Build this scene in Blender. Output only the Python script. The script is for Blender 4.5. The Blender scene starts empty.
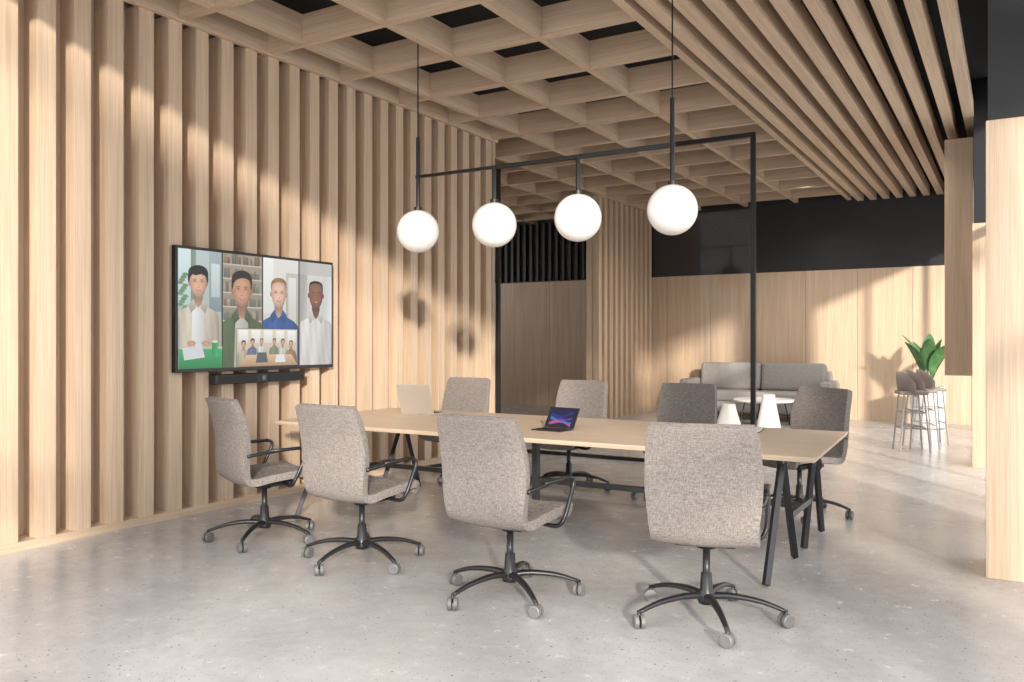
import bpy, bmesh, math, random
from mathutils import Vector, Matrix
random.seed(4)
S=bpy.context.scene
COL=S.collection
# ------------------------------------------------------------ materials
def newmat(name):
    m=bpy.data.materials.new(name); m.use_nodes=True
    nt=m.node_tree; b=nt.nodes['Principled BSDF']
    return m,nt,b
def ramp(nt,stops):
    r=nt.nodes.new('ShaderNodeValToRGB')
    e=r.color_ramp.elements
    while len(e)<len(stops): e.new(0.5)
    for i,(p,c) in enumerate(stops):
        e[i].position=p; e[i].color=(*c,1)
    return r
def coords(nt,scale=(1,1,1)):
    t=nt.nodes.new('ShaderNodeTexCoord'); m=nt.nodes.new('ShaderNodeMapping')
    m.inputs['Scale'].default_value=scale
    nt.links.new(t.outputs['Object'],m.inputs['Vector']); return m.outputs['Vector']
def noise(nt,vec,scale,detail=4,rough=.55,dist=0):
    n=nt.nodes.new('ShaderNodeTexNoise'); n.inputs['Scale'].default_value=scale
    n.inputs['Detail'].default_value=detail; n.inputs['Roughness'].default_value=rough
    n.inputs['Distortion'].default_value=dist
    nt.links.new(vec,n.inputs['Vector']); return n.outputs['Fac']
def mixc(nt,fac,a,b,mode='MIX'):
    m=nt.nodes.new('ShaderNodeMix'); m.data_type='RGBA'; m.blend_type=mode
    if isinstance(fac,(int,float)): m.inputs['Factor'].default_value=fac
    else: nt.links.new(fac,m.inputs['Factor'])
    for s,i in ((a,6),(b,7)):
        if isinstance(s,tuple): m.inputs[i].default_value=(*s,1)
        else: nt.links.new(s,m.inputs[i])
    return m.outputs[2]
def bump(nt,b,h,strength=.2,dist=.01):
    n=nt.nodes.new('ShaderNodeBump'); n.inputs['Strength'].default_value=strength
    n.inputs['Distance'].default_value=dist
    nt.links.new(h,n.inputs['Height']); nt.links.new(n.outputs['Normal'],b.inputs['Normal'])
def plain(name,c,rough=.5,metal=0,var=.06,scale=8):
    m,nt,b=newmat(name)
    v=coords(nt); f=noise(nt,v,scale)
    r=ramp(nt,[(.3,tuple(x*(1-var) for x in c)),(.7,tuple(min(1,x*(1+var)) for x in c))])
    nt.links.new(f,r.inputs['Fac']); nt.links.new(r.outputs['Color'],b.inputs['Base Color'])
    b.inputs['Roughness'].default_value=rough; b.inputs['Metallic'].default_value=metal
    return m
def wood(name,axis='Z',base=(.625,.48,.35),var=.14,rough=.5):
    m,nt,b=newmat(name)
    lo=.35
    def sc(a): return {'Z':(a,a,lo),'X':(lo,a,a),'Y':(a,lo,a)}[axis]
    v1=coords(nt,sc(9)); f1=noise(nt,v1,1.6,5,.6,.6)
    v2=coords(nt,tuple(q*(1 if q>1 else 2.5) for q in sc(85))); f2=noise(nt,v2,1.5,4,.65)
    d=tuple(x*(1-var) for x in base); l=tuple(min(1,x*(1+var*.7)) for x in base)
    r1=ramp(nt,[(.3,d),(.7,l)]); nt.links.new(f1,r1.inputs['Fac'])
    r2=ramp(nt,[(.35,(.78,.73,.68)),(.60,(1,1,1))]); nt.links.new(f2,r2.inputs['Fac'])
    c=mixc(nt,.75,r1.outputs['Color'],r2.outputs['Color'],'MULTIPLY')
    nt.links.new(c,b.inputs['Base Color']); b.inputs['Roughness'].default_value=rough
    bump(nt,b,f2,.12,.004)
    return m
M={}
M['woodZ']=wood('oak_vertical','Z'); M['woodX']=wood('oak_grain_x','X'); M['woodY']=wood('oak_grain_y','Y')
M['panel']=wood('oak_panel','Z',(.59,.45,.325),.14)
M['table']=wood('oak_table','X',(.64,.51,.385),.08,.4)
M['black']=plain('black_paint',(.012,.013,.015),.45)
M['void']=plain('black_ceiling_void',(.01,.01,.011),.9)
M['metal']=plain('dark_metal',(.045,.045,.048),.35,.7)
M['frame']=plain('black_frame_metal',(.012,.012,.013),.4,.3)
M['steel']=plain('grey_metal',(.16,.16,.165),.3,.8)
M['stoolsteel']=plain('pale_metal',(.33,.32,.31),.4,.4)
M['castor']=plain('castor_grey',(.16,.16,.16),.45,.2)
M['white']=plain('white_lacquer',(.70,.69,.67),.4,0,.02)
M['silver']=plain('laptop_silver',(.50,.46,.41),.4,.5,.02)
M['plast']=plain('black_plastic',(.015,.015,.017),.35)
M['paper']=plain('paper_white',(.75,.74,.72),.7,0,.02)
M['stoolfab']=plain('stool_taupe',(.27,.23,.21),.8)
M['soil']=plain('soil',(.05,.035,.025),.95,0,.3,40)
# floor
m,nt,b=newmat('polished_concrete'); M['floor']=m
v=coords(nt)
f=noise(nt,v,.7,9,.68,.5); r=ramp(nt,[(.30,(.355,.35,.346)),(.70,(.53,.524,.518))]); nt.links.new(f,r.inputs['Fac'])
f2=noise(nt,v,7,9,.75,.3); r2=ramp(nt,[(.30,(.82,.82,.82)),(.70,(1.0,1.0,1.0))]); nt.links.new(f2,r2.inputs['Fac'])
c=mixc(nt,.9,r.outputs['Color'],r2.outputs['Color'],'MULTIPLY')
def speck(scale,th,dens,col,c):
    vo=nt.nodes.new('ShaderNodeTexVoronoi'); vo.inputs['Scale'].default_value=scale; nt.links.new(v,vo.inputs['Vector'])
    a=nt.nodes.new('ShaderNodeMath'); a.operation='LESS_THAN'; a.inputs[1].default_value=th; nt.links.new(vo.outputs['Distance'],a.inputs[0])
    sp=nt.nodes.new('ShaderNodeSeparateColor'); nt.links.new(vo.outputs['Color'],sp.inputs[0])
    bb=nt.nodes.new('ShaderNodeMath'); bb.operation='LESS_THAN'; bb.inputs[1].default_value=dens; nt.links.new(sp.outputs[0],bb.inputs[0])
    mu=nt.nodes.new('ShaderNodeMath'); mu.operation='MULTIPLY'; nt.links.new(a.outputs[0],mu.inputs[0]); nt.links.new(bb.outputs[0],mu.inputs[1])
    return mixc(nt,mu.outputs[0],c,col)
c=speck(55,.22,.30,(.26,.255,.25),c)
c=speck(20,.12,.28,(.17,.165,.16),c)
nt.links.new(c,b.inputs['Base Color'])
rr=ramp(nt,[(.3,(.16,.16,.16)),(.7,(.30,.30,.30))]); nt.links.new(f2,rr.inputs['Fac']); nt.links.new(rr.outputs['Color'],b.inputs['Roughness'])
# fabric
def fabric(name,c):
    m,nt,b=newmat(name)
    v1=coords(nt,(25,25,330)); n1=noise(nt,v1,1.2,2,.5)
    v2=coords(nt,(200,200,60)); n2=noise(nt,v2,1.0,2,.5)
    ad=nt.nodes.new('ShaderNodeMath'); ad.operation='ADD'; nt.links.new(n1,ad.inputs[0]); nt.links.new(n2,ad.inputs[1])
    r=ramp(nt,[(.36,tuple(x*.55 for x in c)),(.64,tuple(x*1.3 for x in c))])
    h=nt.nodes.new('ShaderNodeMath'); h.operation='MULTIPLY'; h.inputs[1].default_value=.5; nt.links.new(ad.outputs[0],h.inputs[0])
    nt.links.new(h.outputs[0],r.inputs['Fac']); nt.links.new(r.outputs['Color'],b.inputs['Base Color'])
    b.inputs['Roughness'].default_value=.95
    bump(nt,b,h.outputs[0],.35,.003); return m
M['fabric']=fabric('grey_woven_fabric',(.222,.197,.182))
M['sofa']=fabric('sofa_fabric',(.31,.295,.285))
# leaf
m,nt,b=newmat('leaf_green'); M['leaf']=m
v=coords(nt,(6,6,6)); f=noise(nt,v,2); r=ramp(nt,[(.3,(.03,.10,.03)),(.7,(.085,.20,.07))]); nt.links.new(f,r.inputs['Fac'])
nt.links.new(r.outputs['Color'],b.inputs['Base Color']); b.inputs['Roughness'].default_value=.4
# globe
m,nt,b=newmat('opal_glass'); M['globe']=m
b.inputs['Base Color'].default_value=(.80,.79,.77,1); b.inputs['Roughness'].default_value=.12
b.inputs['Emission Color'].default_value=(1,.97,.93,1); b.inputs['Emission Strength'].default_value=.06
# glass
m=bpy.data.materials.new('partition_glass'); m.use_nodes=True; nt=m.node_tree; nt.nodes.clear()
o=nt.nodes.new('ShaderNodeOutputMaterial'); tr=nt.nodes.new('ShaderNodeBsdfTransparent'); gl=nt.nodes.new('ShaderNodeBsdfGlossy')
tr.inputs[0].default_value=(.93,.93,.93,1); gl.inputs['Roughness'].default_value=.02
mx=nt.nodes.new('ShaderNodeMixShader'); mx.inputs[0].default_value=.006
nt.links.new(tr.outputs[0],mx.inputs[1]); nt.links.new(gl.outputs[0],mx.inputs[2]); nt.links.new(mx.outputs[0],o.inputs[0])
M['glass']=m
_em={}
def emat(c):
    k=tuple(round(x,3) for x in c)
    if k in _em: return _em[k]
    m,nt,b=newmat('screen_pixel_colour')
    b.inputs['Base Color'].default_value=(.01,.01,.01,1); b.inputs['Roughness'].default_value=.3
    b.inputs['Emission Color'].default_value=(*[x**2.2 for x in k],1); b.inputs['Emission Strength'].default_value=.9
    _em[k]=m; return m
m,nt,b=newmat('screen_video'); M['video']=m
at=nt.nodes.new('ShaderNodeAttribute'); at.attribute_name='pix'
b.inputs['Base Color'].default_value=(.01,.01,.01,1); b.inputs['Roughness'].default_value=.35
nt.links.new(at.outputs['Color'],b.inputs['Emission Color']); b.inputs['Emission Strength'].default_value=.9
# ------------------------------------------------------------ geometry helpers
def box(bm,x0,x1,y0,y1,z0,z1):
    vs=[bm.verts.new(p) for p in ((x0,y0,z0),(x1,y0,z0),(x1,y1,z0),(x0,y1,z0),(x0,y0,z1),(x1,y0,z1),(x1,y1,z1),(x0,y1,z1))]
    for q in ((0,3,2,1),(4,5,6,7),(0,1,5,4),(1,2,6,5),(2,3,7,6),(3,0,4,7)): bm.faces.new([vs[i] for i in q])
def empty(name,loc=(0,0,0),rz=0):
    e=bpy.data.objects.new(name,None); e.location=loc; e.rotation_euler=(0,0,rz); e.empty_display_size=.1; COL.objects.link(e); return e
def mk(name,bm,mat,parent=None,smooth=False,bevel=0,sub=0,seg=2):
    bmesh.ops.recalc_face_normals(bm,faces=bm.faces)
    me=bpy.data.meshes.new(name); bm.to_mesh(me); bm.free()
    me.materials.append(mat)
    if smooth:
        for p in me.polygons: p.use_smooth=True
    return link(name,me,parent,bevel,sub,seg)
def link(name,me,parent=None,bevel=0,sub=0,seg=2):
    o=bpy.data.objects.new(name,me); COL.objects.link(o)
    if parent: o.parent=parent
    if bevel:
        md=o.modifiers.new('bevel','BEVEL'); md.width=bevel; md.segments=seg; md.limit_method='ANGLE'
    if sub:
        md=o.modifiers.new('sub','SUBSURF'); md.levels=sub; md.render_levels=sub
    return o
def boxo(name,b,mat,parent=None,bevel=0,smooth=False,seg=2):
    bm=bmesh.new(); box(bm,*b); return mk(name,bm,mat,parent,smooth,bevel,0,seg)
def smoothpath(pts,n=6):
    P=[Vector(p) for p in pts]; out=[]
    for i in range(len(P)-1):
        p0=P[max(i-1,0)];p1=P[i];p2=P[i+1];p3=P[min(i+2,len(P)-1)]
        for j in range(n):
            t=j/n
            out.append(.5*((2*p1)+(p2-p0)*t+(2*p0-5*p1+4*p2-p3)*t*t+(3*p1-p0-3*p2+p3)*t**3))
    out.append(P[-1]); return out
def tube(bm,pts,r,seg=8,flat=1.0):
    P=[Vector(p) for p in pts]; n=len(P); rs=r if isinstance(r,(list,tuple)) else [r]*n
    if len(rs)!=n: rs=[rs[0]+(rs[-1]-rs[0])*i/(n-1) for i in range(n)]
    T=(P[1]-P[0]).normalized(); up=Vector((0,0,1)) if abs(T.z)<.9 else Vector((1,0,0))
    U=T.cross(up).normalized(); rings=[]
    for i in range(n):
        if 0<i<n-1: T2=((P[i+1]-P[i]).normalized()+(P[i]-P[i-1]).normalized()).normalized()
        elif i==0: T2=(P[1]-P[0]).normalized()
        else: T2=(P[i]-P[i-1]).normalized()
        U=(U-T2*U.dot(T2)).normalized(); V=T2.cross(U)
        rings.append([bm.verts.new(P[i]+(U*math.cos(a)+V*math.sin(a)*flat)*rs[i]) for a in [2*math.pi*k/seg for k in range(seg)]])
    for i in range(n-1):
        for k in range(seg):
            bm.faces.new((rings[i][k],rings[i][(k+1)%seg],rings[i+1][(k+1)%seg],rings[i+1][k]))
    bm.faces.new(rings[0][::-1]); bm.faces.new(rings[-1])
def lathe(bm,prof,seg=24,c=(0,0,0)):
    rings=[]
    for r,z in prof:
        rings.append([bm.verts.new((c[0]+r*math.cos(2*math.pi*k/seg),c[1]+r*math.sin(2*math.pi*k/seg),c[2]+z)) for k in range(seg)])
    for i in range(len(rings)-1):
        for k in range(seg): bm.faces.new((rings[i][k],rings[i][(k+1)%seg],rings[i+1][(k+1)%seg],rings[i+1][k]))
    bm.faces.new(rings[0][::-1]); bm.faces.new(rings[-1])
# ------------------------------------------------------------ room shell
WX=-5.77; BY=16.1; WE=9.19; BX=-2.5; CZ=4.0
boxo('floor',(-12.5,6,-5,BY+.3,-.1,0),M['floor'])
# slatted feature wall
wl=empty('wall_left')
bm=bmesh.new(); y=.92
while y<WE-.1:
    box(bm,WX-.17,WX,y,y+.125,.06,CZ+.02); y+=.26
mk('slats',bm,M['woodZ'],wl)
boxo('back_panel',(WX-.23,WX-.175,3.12,WE-.005,0,4.4),M['panel'],wl)
boxo('end_board',(WX-.23,WX+.0,WE-.06,WE,0,4.4),M['woodZ'],wl)
boxo('wall_return_left',(WX-.3,WX-.24,.9,3.42,2.2,4.4),M['woodZ'],wl)
boxo('baseboard_left',(WX-.17,WX+.015,.9,WE-.06,0,.06),M['woodY'])
# side room
boxo('wall_side_room_front',(-12.3,WX-.24,WE-.1,WE,0,4.4),M['panel'])
boxo('wall_side_room_left',(-12.4,-12.3,WE,BY,0,2.0),M['panel'])
bm=bmesh.new()
for yy in (9.2,10.9,12.6,14.3,16.0): box(bm,-12.38,-12.32,yy,yy+.08,2.0,4.4)
box(bm,-12.38,-12.32,9.2,16.08,4.0,4.4)
mk('added_window_side',bm,M['frame'])  # clerestory frame, its unseen opening added to lighten the side room
# back wall: wood panels + black band
bw=empty('wall_back')
bm=bmesh.new(); x=-12.3
while x<-.4:
    box(bm,x+.003,min(x+.9,-.25)-.003,BY,BY+.1,0,2.72); x+=.9
mk('wood_panels',bm,M['panel'],bw)
boxo('seam_backing',(-12.3,1,BY+.02,BY+.14,0,2.71),M['black'],bw)
boxo('black_band',(-12.3,1,BY+.01,BY+.14,2.72,4.4),M['black'],bw)
bm=bmesh.new(); x=-12.2
while x<-6.6:
    box(bm,x,x+.06,BY-.08,BY+.01,2.74,CZ); x+=.16
mk('black_slats',bm,M['black'],bw)
# slatted pier between main room and side room
bm=bmesh.new(); box(bm,-6.55,-6.42,13.5,BY-.01,0,CZ+.05)
y=13.5
while y<BY-.12:
    box(bm,-6.43,-6.3,y,y+.12,0,CZ+.02); y+=.24
mk('wall_slatted_pier',bm,M['woodZ'])
# right wall pieces
boxo('wall_right_near_column',(-.14,.9,5.75,6.25,0,2.74),M['woodZ'],bevel=.004)
boxo('wall_right_near_column_top',(-.13,.9,5.77,6.25,2.74,4.4),M['black'])
boxo('wall_right_far',(-.39,-.2,10.7,11.19,0,2.74),M['woodZ'])
boxo('wall_right_far_top',(-.38,-.2,10.7,BY,3.3,4.4),M['black'])
boxo('wall_right_far_top_pier',(-.38,-.2,10.7,11.19,2.74,3.3),M['black'])
boxo('wall_cupboard_right',(-.70,-.40,11.2,12.6,1.01,3.82),M['woodZ'],bevel=.004)
bm=bmesh.new()
for yy in (7.3,8.4,9.5): box(bm,-.06,.02,yy,yy+.07,0,4.0)
box(bm,-.06,.02,6.26,10.69,2.72,2.8); box(bm,-.06,.02,6.26,10.69,3.98,4.4)
mk('added_mullions_right',bm,M['frame'])  # mullions out of view, added to stripe the incoming sun
bm=bmesh.new()
for yy in (12.4,13.6,14.8,16.0): box(bm,-.33,-.26,yy,yy+.06,0,3.3)
box(bm,-.33,-.26,11.2,16.06,0,.06)
mk('added_window_right',bm,M['frame'])  # open glazing added so the sun reaches the back wall
# ceiling : waffle grid
cg=empty('ceiling')
bm=bmesh.new(); y=2.5
D=.26; CELL=.93
while y<BY:
    x0=WX-.2 if y<WE-.05 else -12.3
    box(bm,x0,BX-.06,y,y+.065,CZ,CZ+D); y+=CELL
mk('grid_beams_cross',bm,M['woodX'],cg)
bm=bmesh.new()
for i in range(0,13):
    x=BX-.07-CELL*i
    if x<-12: break
    y0=2.5 if x>WX-.2 else WE
    box(bm,x,x+.065,y0,BY,CZ+.002,CZ+D-.002)
mk('grid_beams_long',bm,M['woodY'],cg)
boxo('grid_wall_board',(WX+.001,WX+.05,2.5,WE,CZ-.01,CZ+.36),M['woodY'],cg)
boxo('grid_edge_board',(BX-.075,BX,2.5,BY,CZ-.03,CZ+.4),M['woodY'],cg)
boxo('dark_slab',(-12.3,1,2.5,BY,CZ+D+.10,CZ+.6),M['void'],cg)
bm=bmesh.new(); x=BX+.10
while x<-.36:
    box(bm,x,x+.105,2.5,BY-.005,CZ-.06,CZ+.12); x+=.213
mk('linear_slats',bm,M['woodY'],cg)
boxo('front_fascia',(WX-.3,3.5,2.42,2.5,CZ-.06,4.6),M['woodX'],cg)
bm=bmesh.new()
for x in (-.3,1,2.2,3.4): box(bm,x,x+.08,2.5,6,CZ,CZ+.2)
mk('right_beams',bm,M['black'],cg)
# unseen window wall behind camera, added to break the sun into patches
bm=bmesh.new()
for x in (-5.9,-3.4,-.9,1.6,3.6): box(bm,x,x+.1,-4.1,-3.98,0,6)
for yy in (-4.1,-1.6,.9,3.4): box(bm,3.6,3.72,yy,yy+.1,0,6)
for z in (0,2.9,5.9):
    box(bm,-5.9,3.72,-4.1,-3.98,z,z+.1); box(bm,3.6,3.72,-4.1,3.5,z,z+.1)
box(bm,.4,1.6,-4.2,-4.1,0,6); box(bm,3.7,3.8,-1.1,.1,0,6); box(bm,3.7,3.8,1.5,2.4,0,6)
mk('added_window_rear',bm,M['frame'])
# ------------------------------------------------------------ glass partition
gp=empty('glass_partition')
bm=bmesh.new(); t=.05; yp=WE+.01
box(bm,WX+.002,WX+t,yp,yp+t,0,3.71); box(bm,-2.42-t,-2.42,yp,yp+t,0,3.71)
box(bm,WX+t,-2.42-t,yp,yp+t,3.71-t,3.71); box(bm,WX+t,-2.42-t,yp,yp+t,0,.04)
mk('metal_frame',bm,M['frame'],gp)
boxo('glass_pane',(WX+t,-2.42-t,yp+.02,yp+.03,.04,3.71-t),M['glass'],gp)
# ------------------------------------------------------------ pendant lamp
pl=empty('globe_pendant_lamp')
PY=5.85
xs=(-4.47,-3.68,-2.91,-2.14); gz=2.38
bm=bmesh.new()
for x in xs:
    bmesh.ops.create_uvsphere(bm,u_segments=40,v_segments=24,radius=.185,matrix=Matrix.Translation((x,PY,gz)))
mk('glass_globes',bm,M['globe'],pl,smooth=True)
bm=bmesh.new()
for i,x in enumerate(xs):
    top=3.2 if i in (0,3) else 2.86
    tube(bm,[(x,PY,gz+.17),(x,PY,top)],.017,12)
    lathe(bm,[(.035,.178),(.035,.21),(.018,.215)],16,(x,PY,gz))
    if i in (0,3): tube(bm,[(x,PY,top),(x,PY,CZ+D+.11)],.006,8); lathe(bm,[(.05,0),(.05,.03)],16,(x,PY,CZ+D+.065))
box(bm,xs[0]-.02,xs[3]+.02,PY-.012,PY+.012,2.845,2.87)
mk('rods_and_bar',bm,M['frame'],pl)
# ------------------------------------------------------------ conference table
ct=empty('conference_table')
bm=bmesh.new()
pts=[(-5.38,5.03),(-.97,5.03),(-1.05,6.62),(-5.42,6.62)]
lo=[bm.verts.new((x+(.015 if x<-3 else -.015),y+(.015 if y<5.5 else -.015),.712)) for x,y in pts]; hi=[bm.verts.new((x,y,.745)) for x,y in pts]
bm.faces.new(lo[::-1]); bm.faces.new(hi)
for i in range(4): bm.faces.new((lo[i],lo[(i+1)%4],hi[(i+1)%4],hi[i]))
mk('tabletop',bm,M['table'],ct,bevel=.004)
bm=bmesh.new()
def bar(a,b,w=.026):
    tube(bm,[a,b],w,4)
for X in (-1.22,-4.95):
    for ya,yf in ((5.27,(4.88,5.62)),(6.25,(5.9,6.5))):
        for q in yf: bar((X,ya,.70),(X,q,.012),.026)
        box(bm,X-.025,X+.025,ya-.06,ya+.06,.69,.711)
    box(bm,X-.02,X+.02,5.2,6.35,.672,.711)
    box(bm,X-.02,X+.02,5.48,6.1,.29,.33)
box(bm,-4.95,-1.22,5.82,5.86,.29,.33)
for X in (-3.28,): box(bm,X-.025,X+.025,5.815,5.865,0.01,.711); box(bm,X-.02,X+.02,5.3,6.35,.672,.711); box(bm,X-.03,X+.03,5.6,6.08,0,.02)
mk('steel_legs',bm,M['metal'],ct,bevel=.002,seg=1)
# ------------------------------------------------------------ office chair meshes
BR=.385
def chair_meshes():
    out={}
    ctrl=[(.265,.415,.20),(.285,.45,.225),(.24,.475,.245),(.1,.468,.26),(-.06,.455,.262),(-.155,.440,.26),(-.215,.455,.252),(-.245,.55,.262),(-.258,.70,.275),(-.28,.84,.272),(-.32,.96,.260),(-.345,1.02,.245)]
    P=smoothpath([(a[0],a[1],a[2]) for a in ctrl],3)
    bm=bmesh.new(); nc=9; rows=[]
    for p in P:
        row=[]
        for j in range(nc):
            u=-1+2*j/(nc-1)
            dish=.028*(u*u)
            back=min(1,max(0,(p.y-.46)/.25)) if p.x<-.12 else 0
            x=u*p.z
            yy=p.x+dish*back*1.1; zz=p.y+(dish*.5*(1-back))
            row.append(bm.verts.new((x,yy,zz)))
        rows.append(row)
    for i in range(len(rows)-1):
        for j in range(nc-1): bm.faces.new((rows[i][j],rows[i][j+1],rows[i+1][j+1],rows[i+1][j]))
    bmesh.ops.recalc_face_normals(bm,faces=bm.faces)
    me=bpy.data.meshes.new('upholstery'); bm.to_mesh(me); bm.free()
    me.materials.append(M['fabric'])
    for p in me.polygons: p.use_smooth=True
    out['upholstery']=me
    bm=bmesh.new(); box(bm,-.15,.15,-.12,.16,.395,.432)
    me=bpy.data.meshes.new('seat_pan'); bmesh.ops.recalc_face_normals(bm,faces=bm.faces); bm.to_mesh(me); bm.free(); me.materials.append(M['plast']); out['seat_pan']=me
    bm=bmesh.new()
    for s in (-1,1):
        p=smoothpath([(s*.12,.08,.415),(s*.245,.09,.405),(s*.29,.10,.45),(s*.30,.145,.55),(s*.30,.185,.635),(s*.297,.15,.668),(s*.293,.02,.668),(s*.287,-.13,.655),(s*.275,-.235,.64)],4)
        tube(bm,p,.0125,8)
        tube(bm,[(s*.297,.15,.674),(s*.289,-.1,.668)],.017,8,.6)
    me=bpy.data.meshes.new('armrests'); bmesh.ops.recalc_face_normals(bm,faces=bm.faces); bm.to_mesh(me); bm.free(); me.materials.append(M['metal'])
    for q in me.polygons: q.use_smooth=True
    out['armrests']=me
    bm=bmesh.new()
    lathe(bm,[(.04,.085),(.045,.10),(.045,.145),(.032,.16),(.028,.24),(.019,.245),(.019,.36),(.05,.37),(.06,.40)],20)
    for k in range(5):
        a=2*math.pi*k/5+.3; c,s=math.cos(a),math.sin(a)
        p=smoothpath([(c*.02,s*.02,.125),(c*.13,s*.13,.132),(c*.27,s*.27,.115),(c*BR,s*BR,.078)],4)
        tube(bm,p,[.026,.013],8,.75)
        tube(bm,[(c*BR,s*BR,.085),(c*BR,s*BR,.04)],.010,8)
    me=bpy.data.meshes.new('star_base'); bmesh.ops.recalc_face_normals(bm,faces=bm.faces); bm.to_mesh(me); bm.free(); me.materials.append(M['metal'])
    for q in me.polygons: q.use_smooth=True
    out['star_base']=me
    bm=bmesh.new()
    for k in range(5):
        a=2*math.pi*k/5+.3; c,s=math.cos(a),math.sin(a)
        rot=a+random.uniform(-1,1)
        ax=Vector((math.cos(rot),math.sin(rot),0)); ce=Vector((c*BR,s*BR,.034))
        for sgn in (-1,1):
            A=ce+ax*sgn*.006; B=ce+ax*sgn*.028
            tube(bm,[A,A.lerp(B,.85),B],[.034,.034,.028],18)
    me=bpy.data.meshes.new('castors'); bmesh.ops.recalc_face_normals(bm,faces=bm.faces); bm.to_mesh(me); bm.free(); me.materials.append(M['castor'])
    out['castors']=me
    return out
CM=chair_meshes()
def chair(x,y,ang,base=0):
    e=empty('office_chair',(x,y,0),math.radians(ang-90))
    u=link('upholstery',CM['upholstery'],e)
    md=u.modifiers.new('s','SOLIDIFY'); md.thickness=.05; md.offset=0
    md=u.modifiers.new('b','BEVEL'); md.width=.016; md.segments=3; md.limit_method='ANGLE'; md.angle_limit=math.radians(50)
    link('seat_pan',CM['seat_pan'],e,bevel=.01); link('armrests',CM['armrests'],e)
    for n in ('star_base','castors'):
        o=link(n,CM[n],e); o.rotation_euler=(0,0,math.radians(base))
for c in ((-4.60,4.22,70,10),(-3.60,4.12,86,40),(-2.40,3.98,86,20),(-1.34,4.16,104,55),
          (-4.98,7.12,-88,15),(-3.68,7.2,-92,33),(-2.56,7.15,-88,5),(-1.50,7.08,-118,48)):
    chair(*c)
# ------------------------------------------------------------ TV
TX=-5.70; TY0,TY1,TZ0,TZ1=4.31,6.10,1.165,2.186
tv=empty('wall_television',(TX,TY0,TZ0)); TW=TY1-TY0; TH=TZ1-TZ0
boxo('tv_body',(-.05,0,0,TW,0,TH),M['plast'],tv,bevel=.004)
boxo('wall_mount',(-.07,-.05,.5,1.3,.25,.8),M['frame'],tv)
scr=bmesh.new(); lay=scr.verts.layers.float_color.new('pix')
def V_(u,v,l,col):
    q=scr.verts.new((.001+l*.0005,u,v)); q[lay]=(*[max(0,min(1,x))**2.2 for x in col],1); return q
def mul(c,k): return tuple(x*k for x in c)
def lerp(a,b,t): return tuple(x+(y-x)*t for x,y in zip(a,b))
def cl(p,clip): 
    return p if not clip else (min(max(p[0],clip[0]),clip[1]),min(max(p[1],clip[2]),clip[3]))
def poly(pts,col,layer,clip=None,cols=None):
    pts=[cl(p,clip) for p in pts]
    vs=[V_(u,v,layer,(cols[i] if cols else col)) for i,(u,v) in enumerate(pts)]
    try: scr.faces.new(vs)
    except ValueError: pass
def rect(u0,v0,u1,v1,col,l,clip=None,top=None,right=None):
    t=top or col
    poly([(u0,v0),(u1,v0),(u1,v1),(u0,v1)],col,l,clip,[col,right or col,lerp(t,right,.5) if right else t,t])
def blob(cu,cv,shape,s,fn,l,clip,rings=(0,.35,.6,.8,.92,1)):
    prev=None
    for ri,r in enumerate(rings):
        if ri==0: prev=[V_(*cl((cu,cv),clip),l,fn(0,0,0))]; continue
        row=[V_(*cl((cu+a*s*r,cv+b*s*r),clip),l,fn(a*r,b*r,r)) for a,b in shape]
        n=len(row)
        for i in range(n):
            if len(prev)==1: scr.faces.new((prev[0],row[i],row[(i+1)%n]))
            else: scr.faces.new((prev[i],row[i],row[(i+1)%n],prev[(i+1)%n]))
        prev=row
def circ(a,b,n=20): return [(a*math.cos(2*math.pi*i/n),b*math.sin(2*math.pi*i/n)) for i in range(n)]
def ell(cu,cv,a,b,col,l,clip=None,n=20,edge=None):
    e=edge or col
    blob(cu,cv,circ(a,b,n),1,lambda x,y,r:lerp(col,e,r**2),l,clip,(0,.6,1))
def cat(pts,n=4,closed=True):
    out=[];N=len(pts)
    for i in range(N):
        p0,p1,p2,p3=[pts[(i+k)%N] for k in (-1,0,1,2)]
        for j in range(n):
            t=j/n
            out.append(tuple(.5*((2*b)+(c-a)*t+(2*a-5*b+4*c-d)*t*t+(3*b-a-3*c+d)*t**3) for a,b,c,d in zip(p0,p1,p2,p3)))
    return out
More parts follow.
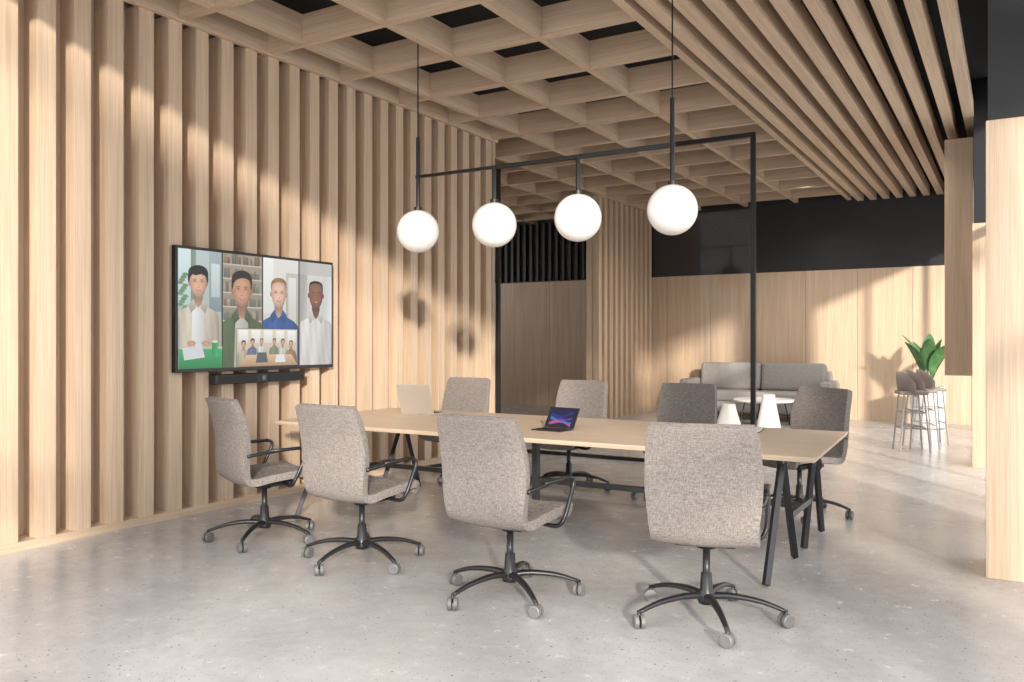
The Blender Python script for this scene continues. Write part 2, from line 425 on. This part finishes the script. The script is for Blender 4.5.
def person(cx,cy,s,skin,hair,shirt,inner,clip,style=0,L=4,detail=True,look=.04):
    rnd=random.Random(int(cx*1000))
    dk=mul(skin,.72); sd=mul(shirt,.78)
    xs_=[-1.28+2.56*i/24 for i in range(25)]
    def topy(x):
        x=abs(x)
        tb=[(0,-.72),(.2,-.7),(.42,-.84),(.75,-.98),(1.0,-1.2),(1.16,-1.6),(1.25,-2.4),(1.28,-3.8)]
        for (a,b),(c,d) in zip(tb,tb[1:]):
            if a<=x<=c: return b+(d-b)*(x-a)/(c-a)
        return -3.8
    rows=[]
    for j in range(9):
        t=j/8; row=[]
        for x in xs_:
            ty=topy(x); y=ty+(-4-ty)*t
            k=1.0-.22*abs(x/1.28)**2.5-.10*t+.05*math.sin(x*9+t*5+cx*20)+.03*math.sin(x*23-t*11)
            if .78<abs(x)<.92 and t>.12: k*=.84
            k*=1.04 if x<0 else .97
            row.append(V_(*cl((cx+x*s,cy+y*s),clip),L,mul(shirt,k)))
        rows.append(row)
    for a,b in zip(rows,rows[1:]):
        for i in range(24):
            try: scr.faces.new((a[i],a[i+1],b[i+1],b[i]))
            except ValueError: pass
    if inner: poly([(cx-.24*s,cy-.7*s),(cx+.24*s,cy-.7*s),(cx+.27*s,cy-4*s),(cx-.3*s,cy-4*s)],inner,L+1,clip,[inner,mul(inner,.85),mul(inner,.8),mul(inner,.9)])
    poly([(cx-.19*s,cy-.2*s),(cx+.19*s,cy-.2*s),(cx+.2*s,cy-.68*s),(cx,cy-.88*s),(cx-.2*s,cy-.68*s)],dk,L+2,clip,[mul(dk,.75),mul(dk,.7),mul(dk,.95),mul(skin,.9),mul(dk,1.08)])
    for q in (-1,1):
        poly([(cx+q*.19*s,cy-.56*s),(cx+q*.40*s,cy-.78*s),(cx+q*.3*s,cy-1.05*s),(cx+q*.08*s,cy-.86*s)],shirt,L+3,clip,[mul(shirt,1.0),mul(shirt,.88),mul(shirt,.74),mul(shirt,.9)])
    if style in (0,1): 
        blob(cx,cy+.14*s,circ(.40 if style==0 else .43,.45,22),s,lambda a,b,r:mul(hair,.9),L+3,clip,(0,1))
    for q in (-1,1): ell(cx+q*.365*s,cy-.02*s,.05*s,.09*s,mul(skin,.85),L+4,clip,12,mul(skin,.65))
    face=cat([(0,-.5),(.13,-.465),(.24,-.36),(.32,-.18),(.355,.05),(.35,.25),(.27,.42),(0,.5),(-.27,.42),(-.35,.25),(-.355,.05),(-.32,-.18),(-.24,-.36),(-.13,-.465)],3)
    def fc(a,b,r):
        k=1.05-.34*max(0,r-.45)**1.6*1.7-.10*max(0,a)/.36*r-.05*(b<-.3)
        ck=math.exp(-(((abs(a)-.19)/.1)**2+((b+.12)/.1)**2))
        eye=math.exp(-(((abs(a)-.15)/.1)**2+((b-.05)/.06)**2))
        c=mul(skin,k*(1-.16*eye))
        return (c[0]+.02*ck,c[1]-.035*ck,c[2]-.03*ck)
    blob(cx,cy,face,s,fc,L+5,clip,(0,.2,.35,.5,.65,.78,.88,.95,1))
    if style==0: hp=[(-.36,.02),(-.40,.3),(-.32,.50),(-.1,.60),(.15,.60),(.33,.50),(.40,.28),(.36,.02),(.33,.2),(.27,.33),(.05,.38),(-.18,.33),(-.32,.2)]
    elif style==1: hp=[(-.385,.0),(-.42,.3),(-.34,.50),(-.1,.60),(.15,.60),(.35,.50),(.42,.3),(.385,.0),(.34,.14),(.28,.25),(.1,.30),(-.1,.25),(-.24,.27),(-.34,.15)]
    elif style==2: hp=[(-.355,.1),(-.375,.32),(-.3,.48),(-.1,.57),(.15,.57),(.32,.48),(.375,.3),(.355,.1),(.33,.28),(.24,.4),(.0,.43),(-.2,.39),(-.33,.28)]
    else: hp=[(-.355,.2),(-.345,.36),(-.26,.47),(0,.525),(.26,.47),(.345,.36),(.355,.2),(.31,.34),(.17,.42),(0,.44),(-.17,.42),(-.31,.34)]
    H=cat(hp,4)
    poly([(cx+a*s,cy+b*s) for a,b in H],hair,L+6,clip,[mul(hair,1.0+.5*max(0,b-.35)*(1 if a<.1 else .2)) for a,b in H])
    for k in range(16 if style<3 else 0):
        a=-.32+.64*k/15; b0=.38+.08*(1-abs(a)/.34); tip=(a*.8+rnd.uniform(-.05,.05),.57-.28*(a*a)/.12*.5)
        g=rnd.choice([1.25,1.45,.75])
        poly([(cx+(a-.012)*s,cy+b0*s),(cx+(a+.012)*s,cy+b0*s),(cx+tip[0]*s,cy+tip[1]*s)],hair,L+7,clip,[hair,mul(hair,g),mul(hair,g)])
    if not detail: return
    ld=mul(skin,.45)
    for q in (-1,1):
        ex=cx+q*.148*s; ey=cy+.04*s
        poly([(ex-.055*s,ey),(ex-.03*s,ey+.016*s),(ex+.03*s,ey+.016*s),(ex+.055*s,ey),(ex+.03*s,ey-.012*s),(ex-.03*s,ey-.012*s)],(.74,.68,.64),L+7,clip)
        ell(ex,ey+.002*s,.022*s,.018*s,(.09,.06,.05),L+8,clip,10)
        poly([(ex-.06*s,ey),(ex-.03*s,ey+.026*s),(ex+.03*s,ey+.026*s),(ex+.06*s,ey+.002*s),(ex+.03*s,ey+.012*s),(ex-.03*s,ey+.012*s)],mul(ld,.7),L+9,clip)
        br=lerp(hair,skin,.3)
        poly([(ex-q*.07*s,ey+.065*s),(ex,ey+.094*s),(ex+q*.08*s,ey+.068*s),(ex+q*.08*s,ey+.060*s),(ex,ey+.072*s),(ex-q*.07*s,ey+.046*s)],br,L+7,clip)
    poly([(cx+.015*s,cy+.06*s),(cx+.04*s,cy-.06*s),(cx+.075*s,cy-.125*s),(cx+.03*s,cy-.10*s)],skin,L+7,clip,[skin,mul(skin,.88),mul(skin,.76),mul(skin,.95)])
    poly([(cx-.055*s,cy-.14*s),(cx,cy-.152*s),(cx+.055*s,cy-.14*s),(cx+.03*s,cy-.165*s),(cx-.03*s,cy-.165*s)],mul(skin,.62),L+7,clip)
    lip=lerp(skin,(.58,.20,.18),.6)
    poly([(cx-.125*s,cy-.23*s),(cx-.05*s,cy-.226*s),(cx,cy-.236*s),(cx+.05*s,cy-.226*s),(cx+.125*s,cy-.23*s),(cx+.07*s,cy-.285*s),(cx,cy-.302*s),(cx-.07*s,cy-.285*s)],lip,L+8,clip)
    poly([(cx-.09*s,cy-.238*s),(cx,cy-.246*s),(cx+.09*s,cy-.238*s),(cx+.045*s,cy-.264*s),(cx-.045*s,cy-.264*s)],(.88,.84,.80),L+9,clip)
rect(.012,.02,TW-.012,TH-.012,(.02,.02,.025),0)
GP=.014; pw=(TW-.044-3*GP)/4; P0=.022; V0=.03; V1=TH-.024
pan=[(P0+i*(pw+GP),V0,P0+i*(pw+GP)+pw,V1) for i in range(4)]
u0,v0,u1,v1=pan[0]; c=(u0,u1,v0,v1)
rect(u0,v0,u1,v1,(.58,.64,.62),1,top=(.74,.80,.79))
rect(u0,.55,u0+.12,v1,(.70,.80,.80),2,top=(.86,.92,.92)); rect(u0+.12,.4,u0+.17,v1,(.48,.55,.52),2,right=(.62,.68,.66)); rect(u0+.3,.5,u1,v1,(.50,.56,.57),2,top=(.66,.72,.73)); rect(u0+.32,.62,u1-.02,v1-.1,(.72,.76,.77),3,top=(.83,.87,.87))
for i in range(16): ell(u0+.02+.016*(i%4),.46+.022*i,.03,.016,(.40+.03*(i%3),.54,.40),3,c,10,(.5,.63,.5))
person(u0+.19,.73,.235,(.84,.67,.56),(.07,.06,.06),(.80,.76,.69),(.93,.93,.92),c,1)
rect(u0,v0,u1,.19,(.14,.50,.28),20,top=(.24,.66,.40)); rect(u0,.19,u1,.21,(.72,.72,.68),20)
poly([(u0+.05,.10),(u0+.25,.12),(u0+.22,.22),(u0+.03,.20)],(.82,.83,.84),21,c); rect(u0+.32,.13,u0+.38,.25,(.16,.55,.30),21,right=(.30,.72,.45)); ell(u0+.35,.25,.03,.009,(.85,.9,.85),22)
for q in (.12,.26):
    ell(u0+q,.235,.04,.022,(.84,.66,.55),22,None,16,(.66,.48,.40))
    for f_ in range(4): poly([(u0+q-.03+f_*.016,.235),(u0+q-.018+f_*.016,.235),(u0+q-.02+f_*.016,.195-.003*(f_%2))],(.80,.61,.50),23,None)
u0,v0,u1,v1=pan[1]; c=(u0,u1,v0,v1)
rect(u0,v0,u1,v1,(.50,.46,.40),1,top=(.64,.60,.54))
for k in range(6):
    vv=.3+.12*k; rect(u0,vv,u1,vv+.012,(.78,.74,.66),2)
    uu=u0+.01
    while uu<u1-.04:
        w=random.uniform(.015,.035); cc=random.choice([(.55,.38,.32),(.38,.44,.48),(.72,.68,.60),(.42,.38,.34),(.66,.58,.42),(.46,.50,.44)]); cc=lerp(cc,(.62,.57,.5),.35); rect(uu,vv+.012,uu+w,min(v1,vv+.012+random.uniform(.05,.09)),mul(cc,.8),2,top=cc); uu+=w+random.choice([.003,.003,.02])
person(u0+.20,.69,.28,(.78,.59,.48),(.12,.09,.07),(.34,.40,.28),(.78,.78,.74),c,0)
u0,v0,u1,v1=pan[2]; c=(u0,u1,v0,v1)
rect(u0,v0,u1,v1,(.76,.74,.70),1,top=(.90,.89,.87)); rect(u0,.5,u0+.12,v1,(.86,.86,.84),2,top=(.96,.96,.95)); rect(u0+.27,.35,u1,v1-.12,(.66,.63,.58),2,top=(.78,.76,.72)); rect(u0+.3,.4,u1-.03,v1-.16,(.80,.79,.76),3,top=(.9,.89,.87))
rect(u0,.4,u0+.15,.43,(.6,.5,.4),2)
person(u0+.18,.68,.25,(.88,.72,.63),(.55,.42,.29),(.20,.36,.60),None,c,2)
u0,v0,u1,v1=pan[3]; c=(u0,u1,v0,v1)
rect(u0,v0,u1,v1,(.76,.75,.73),1,top=(.86,.85,.84)); rect(u0,.3,u0+.1,v1,(.64,.63,.61),2,right=(.80,.79,.77)); rect(u1-.12,.3,u1,v1,(.80,.80,.79),2,right=(.95,.95,.95)); rect(u0,v1-.12,u1,v1,(.78,.77,.75),2)
person(u0+.21,.69,.26,(.55,.38,.30),(.10,.08,.07),(.86,.85,.83),None,c,3)
iu0,iv0,iu1,iv1=.60,.035,1.30,.36; c=(iu0,iu1,iv0,iv1)
rect(iu0-.004,iv0-.004,iu1+.004,iv1+.004,(.3,.3,.3),23); rect(iu0,iv0,iu1,iv1,(.74,.66,.56),24,top=(.88,.83,.76))
for i in range(5): rect(iu0+.02+.14*i,iv1-.12,iu0+.12+.14*i,iv1-.01,(.86,.85,.82),25,top=(.97,.96,.94))
for i,(px,pyy,sc_,sh,hr) in enumerate([(.07,.19,.06,(.75,.7,.62),(.15,.1,.08)),(.17,.21,.055,(.4,.46,.55),(.35,.22,.15)),(.27,.215,.05,(.85,.85,.82),(.1,.1,.1)),(.42,.215,.05,(.55,.56,.46),(.3,.2,.12)),(.52,.21,.055,(.82,.8,.75),(.5,.35,.2)),(.62,.19,.062,(.62,.5,.42),(.2,.14,.1))]):
    person(iu0+px,iv0+pyy,sc_,(.80,.62,.52),hr,sh,None,c,i%3,26,False)
poly([(iu0,iv0),(iu1,iv0),(iu1-.08,iv0+.1),(iu0+.1,iv0+.1)],(.80,.66,.50),40,None,[(.70,.56,.42),(.70,.56,.42),(.85,.74,.6),(.85,.74,.6)])
poly([(iu0+.2,iv0+.03),(iu0+.34,iv0+.03),(iu0+.32,iv0+.12),(iu0+.22,iv0+.12)],(.35,.36,.38),41)
poly([(iu0+.42,iv0+.03),(iu0+.55,iv0+.03),(iu0+.53,iv0+.1),(iu0+.44,iv0+.1)],(.9,.9,.9),41)
me=bpy.data.meshes.new('video_call_picture'); scr.to_mesh(me); scr.free()
me.materials.append(M['video'])
link('video_call_picture',me,tv)
sb=empty('conference_soundbar',(WX+.005,4.68,1.055))
boxo('soundbar_body',(0,.09,0,1.02,0,.085),M['plast'],sb,bevel=.008)
bm=bmesh.new(); tube(bm,[(.085,.51,.042),(.1,.51,.042)],.022,20); mk('camera_lens',bm,M['steel'],sb)
boxo('speaker_cloth',(.088,.094,.03,.45,.012,.072),M['frame'],sb); boxo('speaker_cloth_b',(.088,.094,.57,.99,.012,.072),M['frame'],sb)
# ------------------------------------------------------------ laptops etc
def laptop(name,x,y,ang,w,d,open_deg,bodymat,img=False):
    e=empty(name,(x,y,.746),math.radians(ang))
    boxo('keyboard_base',(-w/2,w/2,-d,0,0,.014 if not img else .008),bodymat,e,bevel=.003)
    bm=bmesh.new(); z=.013 if not img else .007
    for r in range(5):
        for k in range(13): box(bm,-w*.44+k*w*.068,-w*.44+k*w*.068+w*.055,-d*.2-r*d*.1-d*.07,-d*.2-r*d*.1,z,z+.0035)
    box(bm,-.045,.045,-d*.97,-d*.75,z,z+.002)
    mk('keys',bm,M['plast'],e)
    h=empty('lid_hinge',(0,0,.012)); h.parent=e; h.rotation_euler=(math.radians(open_deg),0,0)
    boxo('lid',(-w/2,w/2,0,.007,0,d),bodymat,h,bevel=.003)
    boxo('screen_bezel',(-w/2+.004,w/2-.004,-.002,.0,.004,d-.004),M['plast'],h)
    bm=bmesh.new()
    mats=[emat((.10,.13,.28)),emat((.75,.36,.52)),emat((.22,.50,.80)),emat((.42,.24,.62)),emat((.15,.22,.50))] if img else [emat((.8,.82,.85))]
    def q(pts,mi,l):
        f=bm.faces.new([bm.verts.new((a,-.003-l*.0004,b)) for a,b in pts]); f.material_index=mi
    W2=w/2-.012
    q([(-W2,.014),(W2,.014),(W2,d-.012),(-W2,d-.012)],0,0)
    if img:
        for i in range(4):
            z0=.03+.026*i
            pts=[(-W2*.8+W2*1.6*t, z0+.022*math.sin(t*4+i)+.014) for t in [k/12 for k in range(13)]]
            pts2=[(a,b-.022+.008*math.sin(a*30)) for a,b in reversed(pts)]
            q(pts+pts2,1+i,1+i)
    me=bpy.data.meshes.new('display'); bm.to_mesh(me); bm.free()
    for mm in mats: me.materials.append(mm)
    link('display',me,h)
    return e
laptop('silver_laptop',-4.68,6.12,186,.35,.28,-18,M['silver'])
laptop('tablet_computer',-2.98,5.66,-6,.27,.175,-32,M['plast'],True)
nb=empty('notebook',(-1.78,6.3,.746),math.radians(8))
boxo('cover',(-.17,.17,-.12,.12,0,.006),M['plast'],nb); boxo('pages',(-.165,.165,-.115,.115,.006,.016),M['paper'],nb)
# ------------------------------------------------------------ sofa
sf=empty('two_seat_sofa',(-3.98,15.35,0))
boxo('sofa_base',(-1.22,1.22,-.45,.4,.14,.34),M['sofa'],sf,bevel=.03)
for i in (-1,1):
    boxo('arm_%d'%(1 if i<0 else 2),(i*1.24-.1,i*1.24+.1,-.45,.42,.12,.72),M['sofa'],sf,bevel=.05,smooth=True,seg=4)
    a,b=(-1.14,-.005) if i<0 else (.005,1.14)
    boxo('seat_cushion_%d'%(1 if i<0 else 2),(a,b,-.47,.2,.335,.52),M['sofa'],sf,bevel=.05,smooth=True,seg=4)
    o=boxo('back_cushion_%d'%(1 if i<0 else 2),(a,b,-.11,.11,-.02,.50),M['sofa'],sf,bevel=.07,smooth=True,seg=4); o.location=(0,.22,.52); o.rotation_euler=(math.radians(-10),0,0)
boxo('sofa_back',(-1.22,1.22,.3,.44,.14,.88),M['sofa'],sf,bevel=.04)
bm=bmesh.new()
for x in (-1.16,1.16):
    for y in (-.38,.34): tube(bm,[(x,y,.14),(x,y,0)],[.02,.014],8)
mk('sofa_legs',bm,M['frame'],sf)
def cone_table(x,y,h,r):
    e=empty('cone_side_table',(x,y,0))
    bm=bmesh.new(); lathe(bm,[(r,0),(r*.97,.02),(r*.55,h*.8),(r*.5,h-.02),(r*.47,h)],28); mk('cone_body',bm,M['white'],e)
cone_table(-3.36,13.6,.56,.20); cone_table(-3.95,13.4,.40,.22)
cf=empty('coffee_table',(-3.6,14.3,0))
bm=bmesh.new(); lathe(bm,[(.5,.40),(.52,.41),(.52,.43),(.5,.44)],40); mk('round_top',bm,M['white'],cf)
bm=bmesh.new()
for k in range(4):
    a=k*math.pi/2+.5; tube(bm,[(.33*math.cos(a),.33*math.sin(a),.40),(.42*math.cos(a),.42*math.sin(a),0)],.012,8)
mk('table_legs',bm,M['frame'],cf)
# bar stools
def stool(x,y,ang):
    e=empty('bar_stool',(x,y,0),math.radians(ang-90))
    bm=bmesh.new()
    for sx in (-1,1):
        for sy in (-1,1): tube(bm,[(sx*.13,sy*.12,.73),(sx*.18,sy*.18,0)],.011,8)
    for z,k in ((.3,.16),(.5,.146)):
        c=[(-k,-k*.98,z),(k,-k*.98,z),(k,k*.98,z),(-k,k*.98,z)]
        for i in range(4): tube(bm,[c[i],c[(i+1)%4]],.008,8)
    mk('stool_legs',bm,M['stoolsteel'],e)
    boxo('seat',(-.17,.17,-.17,.17,.73,.775),M['stoolfab'],e,bevel=.018,smooth=True,seg=3)
    bm=bmesh.new(); rows=[]
    for z,rr_ in ((.74,.175),(.86,.19),(.96,.2),(1.03,.195)):
        rows.append([bm.verts.new((rr_*math.sin(t),.03-rr_*math.cos(t)*1.08,z-.16*abs(t/1.45)**3*(1 if z>.8 else 0))) for t in [(-1.45+2.9*i/12) for i in range(13)]])
    for i in range(3):
        for k in range(12): bm.faces.new((rows[i][k],rows[i][k+1],rows[i+1][k+1],rows[i+1][k]))
    o=mk('curved_back',bm,M['stoolfab'],e,smooth=True); md=o.modifiers.new('s','SOLIDIFY'); md.thickness=.022
stool(-1.13,11.95,20); stool(-1.06,12.42,20); stool(-.98,12.9,20)
# planter + plant
pp=empty('potted_banana_plant',(-1.2,15.2,0))
bm=bmesh.new(); lathe(bm,[(.2,0),(.25,.02),(.27,.66),(.25,.68),(.235,.64)],32); mk('planter',bm,M['white'],pp)
bm=bmesh.new(); lathe(bm,[(.23,.6),(.23,.635)],24); mk('soil',bm,M['soil'],pp)
bm=bmesh.new(); stems=bmesh.new()
for k in range(9):
    a=k*2.4+.6; el=.12+.55*((k*37%11)/11); Lf=.55+.09*(k%3)
    d=Vector((math.cos(a),math.sin(a),0)); up=Vector((0,0,1)); sd=d.cross(up)
    p0=Vector((0,0,.63))+d*.03; p1=p0+d*(.04+.08*el)+up*(.12+.33*(1-el)*(.6+.4*(k%2)))
    tube(stems,[p0,p0.lerp(p1,.5)+d*-.01,p1],[.012,.007],6)
    prev=None
    for i in range(11):
        t=i/10; w=.105*math.sin(math.pi*min(1,(t*.94+.04)))**.8
        ang=math.radians(80)-t*el*1.9
        if i==0: pos=p1.copy()
        else: pos=pos+(d*math.cos(ang)+up*math.sin(ang))*Lf/10
        nrm=(-d*math.sin(ang)+up*math.cos(ang))
        row=[bm.verts.new(pos+sd*w+nrm*w*.25),bm.verts.new(pos),bm.verts.new(pos-sd*w+nrm*w*.25)]
        if prev:
            for j in (0,1): bm.faces.new((prev[j],prev[j+1],row[j+1],row[j]))
        prev=row
mk('leaves',bm,M['leaf'],pp,smooth=True); mk('stems',stems,M['leaf'],pp,smooth=True)
# ------------------------------------------------------------ light
w=bpy.data.worlds.new('World'); S.world=w; w.use_nodes=True
bg=w.node_tree.nodes['Background']; bg.inputs[0].default_value=(.98,.985,1,1); bg.inputs[1].default_value=2.85
sd=bpy.data.lights.new('sun','SUN'); sd.energy=5.6; sd.color=(1,.90,.78); sd.angle=math.radians(2.8)
so=bpy.data.objects.new('sun',sd); COL.objects.link(so)
dv=Vector((-.60,.76,-.27)).normalized(); so.rotation_euler=dv.to_track_quat('-Z','Y').to_euler()
for i,(x,y) in enumerate([(-4.6,10.9),(-4.6,13.3),(-1.35,11.0),(-1.35,13.5),(-3.0,12.1),(-3.0,14.5)]):  # spots added as fill to brighten the lounge, without real fittings
    dl=bpy.data.lights.new('fill_spot','SPOT'); dl.energy=130; dl.color=(1,.93,.85); dl.spot_size=math.radians(150); dl.spot_blend=1; dl.shadow_soft_size=.12
    do=bpy.data.objects.new('added_fill_spot',dl); do.location=(x,y,3.92 if x>-2.5 else 3.98); COL.objects.link(do)
cam=bpy.data.cameras.new('camera'); cam.lens=29.36; cam.sensor_width=36
co=bpy.data.objects.new('camera',cam); COL.objects.link(co); co.location=(0,0,1.42); co.rotation_euler=(math.radians(90),0,math.radians(30.96))
S.camera=co
S.view_settings.view_transform='Standard'; S.view_settings.look='None'; S.view_settings.exposure=0
